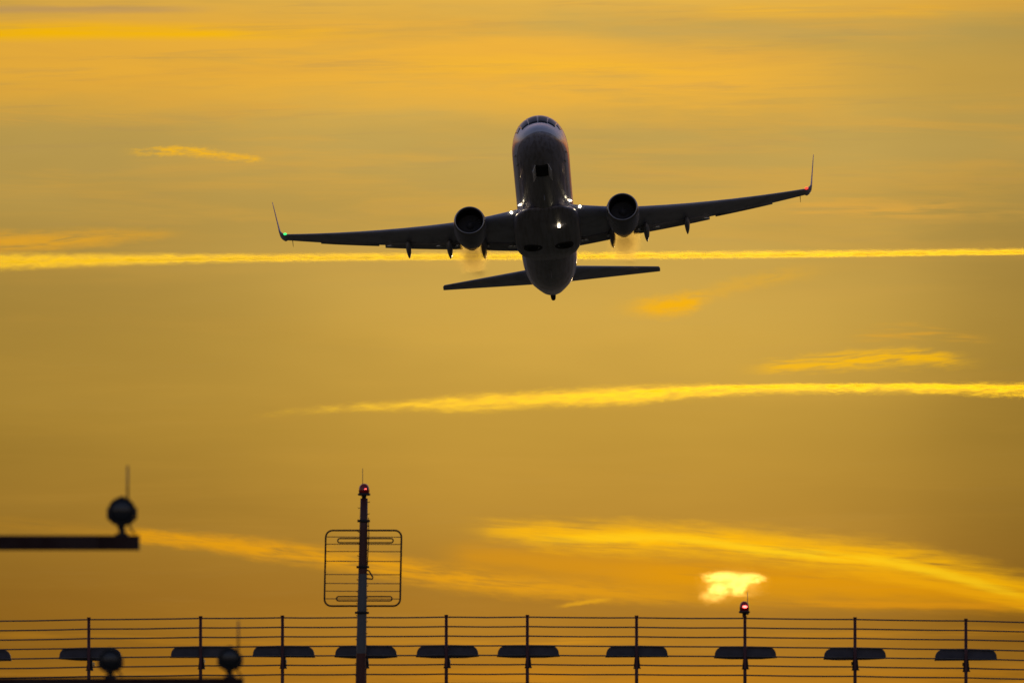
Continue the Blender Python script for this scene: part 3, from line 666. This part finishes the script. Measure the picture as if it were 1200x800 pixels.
# ------------------------------------------------------------------ approach lights in front
def light_bar(D, px_end, py_top, py_bot, px_far, label, name='light_bar'):
    a, b_ = at(px_end, (py_top + py_bot) / 2, D), at(px_far, (py_top + py_bot) / 2, D); h = (py_bot - py_top) / F_PX * D
    root = thing(name, label, 'light bar', (b_.x + .8, a.y, 0), 'approach light bars')
    bm = bmesh.new(); L = a.x - b_.x; box(bm, (L / 2 - .8, 0, a.z), (L, h, h), .008); link('beam', bm, M['bar'], root, False)
    bm = bmesh.new(); box(bm, (L - .8 + .004, 0, a.z), (.012, h * 1.06, h * 1.06), .003); link('end_cap', bm, M['black'], root, False)
    mz = a.z - h / 2
    xm = .0 if name else 0
    bm = bmesh.new(); tube(bm, [(xm, 0, -.2), (xm, 0, mz)], [.07, .06], 12); box(bm, (xm, 0, .03), (.4, .4, .06), .01); link('mast', bm, M['maroon'], root)
    bm = bmesh.new(); box(bm, (xm, 0, mz - .05), (.16, .16, .1), .01); link('bracket', bm, M['black'], root, False)
    return a.z + h / 2, a.y
def approach_light(D, px, py, rpx, z_bar, yb, label, rod=None):
    c = at(px, py, D); r_ = rpx / F_PX * D; hz = c.z - z_bar
    root = thing('approach_light', label, 'approach light', (c.x, yb, z_bar), 'round approach lights on the bars')
    bm = bmesh.new()      # can-shaped housing facing the viewer
    lathe(bm, [(.02, .17), (r_ * .45, .165), (r_ * .8, .10), (r_ * .95, .0), (r_ * 1.0, -.05), (r_ * 1.0, -.085), (r_ * .88, -.09), (r_ * .86, -.07), (.02, -.068)], 'y', (0, 0, hz), 32)
    hs = link('housing', bm, M['lamp'], root)
    bm = bmesh.new(); lathe(bm, [(r_ * .855, -.071), (r_ * .7, -.084), (r_ * .4, -.095), (.005, -.099)], 'y', (0, 0, hz), 32); link('lens', bm, M['lens'], hs)
    bm = bmesh.new()
    tube(bm, [(-.018, .02, hz - r_ * .9), (-.01, .02, hz - r_), (0, .02, .03), (0, .02, .0)], [.035, .032, .024, .034], 12)
    link('neck', bm, M['lamp'], root)
    bm = bmesh.new(); tube(bm, [(.02, .12, hz - r_ * .3), (.05, .16, hz - r_ * .9), (.055, .12, .06), (.09, .05, .012)], .008, 6); link('cable', bm, M['black'], root)
    bm = bmesh.new(); tube(bm, [(-r_ * 1.0, 0, hz + .02), (-r_ * 1.0, -.02, hz - r_ * .5), (-r_ * .6, .0, hz - r_ * .85), (0, .02, hz - r_ * 1.03), (r_ * .6, .0, hz - r_ * .85), (r_ * 1.0, -.02, hz - r_ * .5), (r_ * 1.0, 0, hz + .02)], .011, 6); link('yoke', bm, M['lamp'], root)
    bm = bmesh.new(); box(bm, (0, .02, .008), (.10, .1, .016), .003); link('foot_plate', bm, M['lamp'], root, False)
    bm = bmesh.new(); box(bm, (0, .0, hz + r_ * 1.0), (.04, .06, .015), .004); link('top_clip', bm, M['lamp'], hs, False)
    if rod:
        x = (rod[0] - px) / F_PX * D; bm = bmesh.new(); tube(bm, [(x, .06, hz + r_ * .7), (x, .06, hz + (py - rod[1]) / F_PX * D)], [.009, .0075], 6); link('rod', bm, M['steel'], root)
D1, D2 = 84.0, 92.0
zt, yb = light_bar(D1, 162, 627, 644.5, -330, 'thick dark bar reaching in from the left at lamp height, its square end in view')
approach_light(D1, 143, 598.5, 16.2, zt, yb, 'round lamp with a rod on the higher bar, alone above the fence', (149.2, 545))
zt, yb = light_bar(D2, 284, 793.5, 810, -240, 'dark bar along the lower left picture edge under two lamps')
approach_light(D2, 129.5, 773, 13.5, zt, yb, 'round lamp without a rod on the lower bar, the left of its two')
approach_light(D2, 269.5, 771, 13.5, zt, yb, 'round lamp with a faint rod near the end of the lower bar', (279, 727))

# ------------------------------------------------------------------ trails and the lit cloud: real vapour far off, lit by the sun
D_T = 12000.0
S_T = D_T / F_PX
def vapour(name, label, cat, pts, radius, color, dens, g=.85, nscale=(60, 14), thr=(.3, .6), dark=.0, seed=0.0, bright=1.0, flat=1.0, prof=None, amp=.5, lumps=None, fill=.12, core=None):
    """pts: (px, py); radius: half height in px along it; a closed body whose density thins out towards its skin"""
    x0, x1 = pts[0][0], pts[-1][0]; cx = (x0 + x1) / 2; cy = interp(pts, cx)[0]; c = at(cx, cy, D_T); L = (x1 - x0) / 2
    bm = bmesh.new(); rr = []; k = 48
    for i in range(k + 1):
        x = x0 + (x1 - x0) * i / k; y = interp(pts, x)[0]; r_ = interp(radius, x)[0] * 2.0
        r_ = max(r_, .4)
        rr.append([((x - cx) * S_T, r_ * S_T * math.cos(2 * math.pi * t / 20) * flat, (cy - y) * S_T + r_ * S_T * math.sin(2 * math.pi * t / 20)) for t in range(20)])
    loft(bm, rr)
    m = bpy.data.materials.new(name + '_vapour'); m.use_nodes = True; q = NT(m.node_tree); q.n.clear()
    o = q.n.new('ShaderNodeOutputMaterial'); v = q.n.new('ShaderNodeVolumePrincipled'); q.l.new(v.outputs[0], o.inputs['Volume'])
    v.inputs['Color'].default_value = tuple(color) + (1,); v.inputs['Anisotropy'].default_value = g
    t = q.n.new('ShaderNodeTexCoord'); s = q.n.new('ShaderNodeSeparateXYZ'); q.l.new(t.outputs['Object'], s.inputs[0])
    X_ = q.mul(s.outputs[0], 1 / S_T); Y_ = q.mul(s.outputs[1], 1 / (S_T * flat)); Z_ = q.mul(s.outputs[2], 1 / S_T)
    u = q.m('DIVIDE', q.add(X_, L), 2 * L)
    ln = q.sub(q.mul(q.curve(u, [((px - x0) / (x1 - x0), .5 + (cy - py) / 400.0) for px, py in pts]), 400.0), 200.0)
    rd = q.mul(q.curve(u, [((px - x0) / (x1 - x0), r_ / 60.0) for px, r_ in radius]), 60.0)
    n1 = q.noise(q.xyz(q.mul(X_, 1 / nscale[0]), q.mul(Y_, 1 / nscale[1]), q.add(q.mul(Z_, 1 / nscale[1]), seed)), 1.0, 5.0, .6)
    n2 = q.noise(q.xyz(q.mul(X_, 3.0 / nscale[0]), q.mul(Y_, 2 / nscale[1]), q.add(q.mul(Z_, 2 / nscale[1]), seed + 4)), 1.0, 3.0, .6)
    dz = q.add(q.sub(Z_, ln), q.mul(q.mul(q.sub(n2, .5), amp * 2), rd))
    rad = q.m('SQRT', q.add(q.m('POWER', dz, 2.0), q.m('POWER', Y_, 2.0)))
    f = q.m('POWER', q.smooth(q.m('DIVIDE', rad, q.m('MAXIMUM', rd, .3)), 1.35, .0), 1.5)
    if lumps:                                # billows instead of one smooth body
        f = None
        for lx, ly, ra, rb, st in lumps:
            dx = q.add(q.mul(q.sub(X_, lx - cx), 1 / ra), q.mul(q.sub(n2, .5), 1.6)); dz = q.add(q.mul(q.sub(Z_, cy - ly), 1 / rb), q.mul(q.sub(n1, .5), 2.0)); dy = q.mul(Y_, 1 / rb)
            e = q.mul(q.smooth(q.m('SQRT', q.add(q.add(q.mul(dx, dx), q.mul(dy, dy)), q.mul(dz, dz))), 1.25, -.15), st)
            f = e if f is None else q.m('MAXIMUM', f, e)
    if core:                                 # a dense thread along the trail
        dc, wc, pc = core
        cz = q.add(q.sub(Z_, q.add(ln, dc)), q.mul(q.sub(n2, .5), wc * 1.6))
        cr = q.m('DIVIDE', q.m('SQRT', q.add(q.m('POWER', cz, 2.0), q.m('POWER', Y_, 2.0))), wc)
        f = q.m('MAXIMUM', q.mul(f, .42), q.mul(q.m('MULTIPLY', q.smooth(cr, 1.6, .0), 2.9), q.curve(u, [((px - x0) / (x1 - x0), d) for px, d in pc])))
    if prof: f = q.mul(f, q.curve(u, [((px - x0) / (x1 - x0), d) for px, d in prof]))
    den = q.mul(q.mul(f, q.smooth(n1, thr[0], thr[1], fill, 1.0)), dens / S_T)
    q.l.new(den, v.inputs['Density'])
    m.cycles.volume_step_rate = .18
    ob = link(name, bm, m); ob.location = c
    return tag(ob, label, cat)
VC = (.80, .66, .003)
vapour('contrail', 'long straight golden vapour trail crossing the whole sky behind the airliner', 'contrail',
       [(-260, 311), (0, 306.5), (150, 304), (320, 302), (600, 300), (900, 298), (1200, 294.5), (1460, 292)],
       [(-260, 13), (0, 11), (150, 8), (320, 5.6), (600, 5.2), (900, 5), (1200, 4.4), (1460, 4)], VC, .34, nscale=(18, 5), thr=(.34, .62), prof=[(-260, .6), (0, .7), (250, .9), (600, 1), (1460, .9)], core=(-1.0, 2.2, [(-260, .35), (0, .5), (300, .8), (1460, 1)]))
vapour('contrail', 'ragged golden vapour trail below the airliner, fading out towards the left', 'contrail',
       [(290, 488), (400, 478), (480, 475), (560, 472), (640, 467), (720, 464), (800, 459), (900, 456), (1050, 455), (1200, 457), (1460, 458)],
       [(290, 4), (400, 6), (480, 8), (560, 12), (640, 11), (720, 12), (800, 9.5), (900, 7), (1050, 7), (1200, 9), (1460, 8)], VC, .24, nscale=(24, 5), thr=(.40, .66), seed=5.0,
       prof=[(290, 0), (330, .14), (400, .36), (480, .5), (640, .7), (800, .9), (1460, 1)], amp=1.0, core=(3.2, 2.4, [(290, 0), (560, .1), (720, .35), (800, .9), (1460, 1)]))
vapour('cloud', 'small dazzling yellow-white cloud just above the red lamp of the fence', 'cloud',
       [(800, 692), (826, 688), (845, 686), (870, 685), (892, 683), (912, 679)], [(800, 9), (826, 15), (845, 17), (870, 16), (892, 12), (912, 6)],
       (1.0, .80, .30), .18, g=.88, nscale=(15, 7), thr=(.32, .62), seed=2.0, fill=.15, lumps=[(847, 676, 24, 7.5, 1), (877, 677, 20, 6.5, 1), (865, 684, 14, 12, 1), (843, 690, 14, 10, .8), (834, 698, 15, 9, .22), (858, 684, 40, 19, .05)])
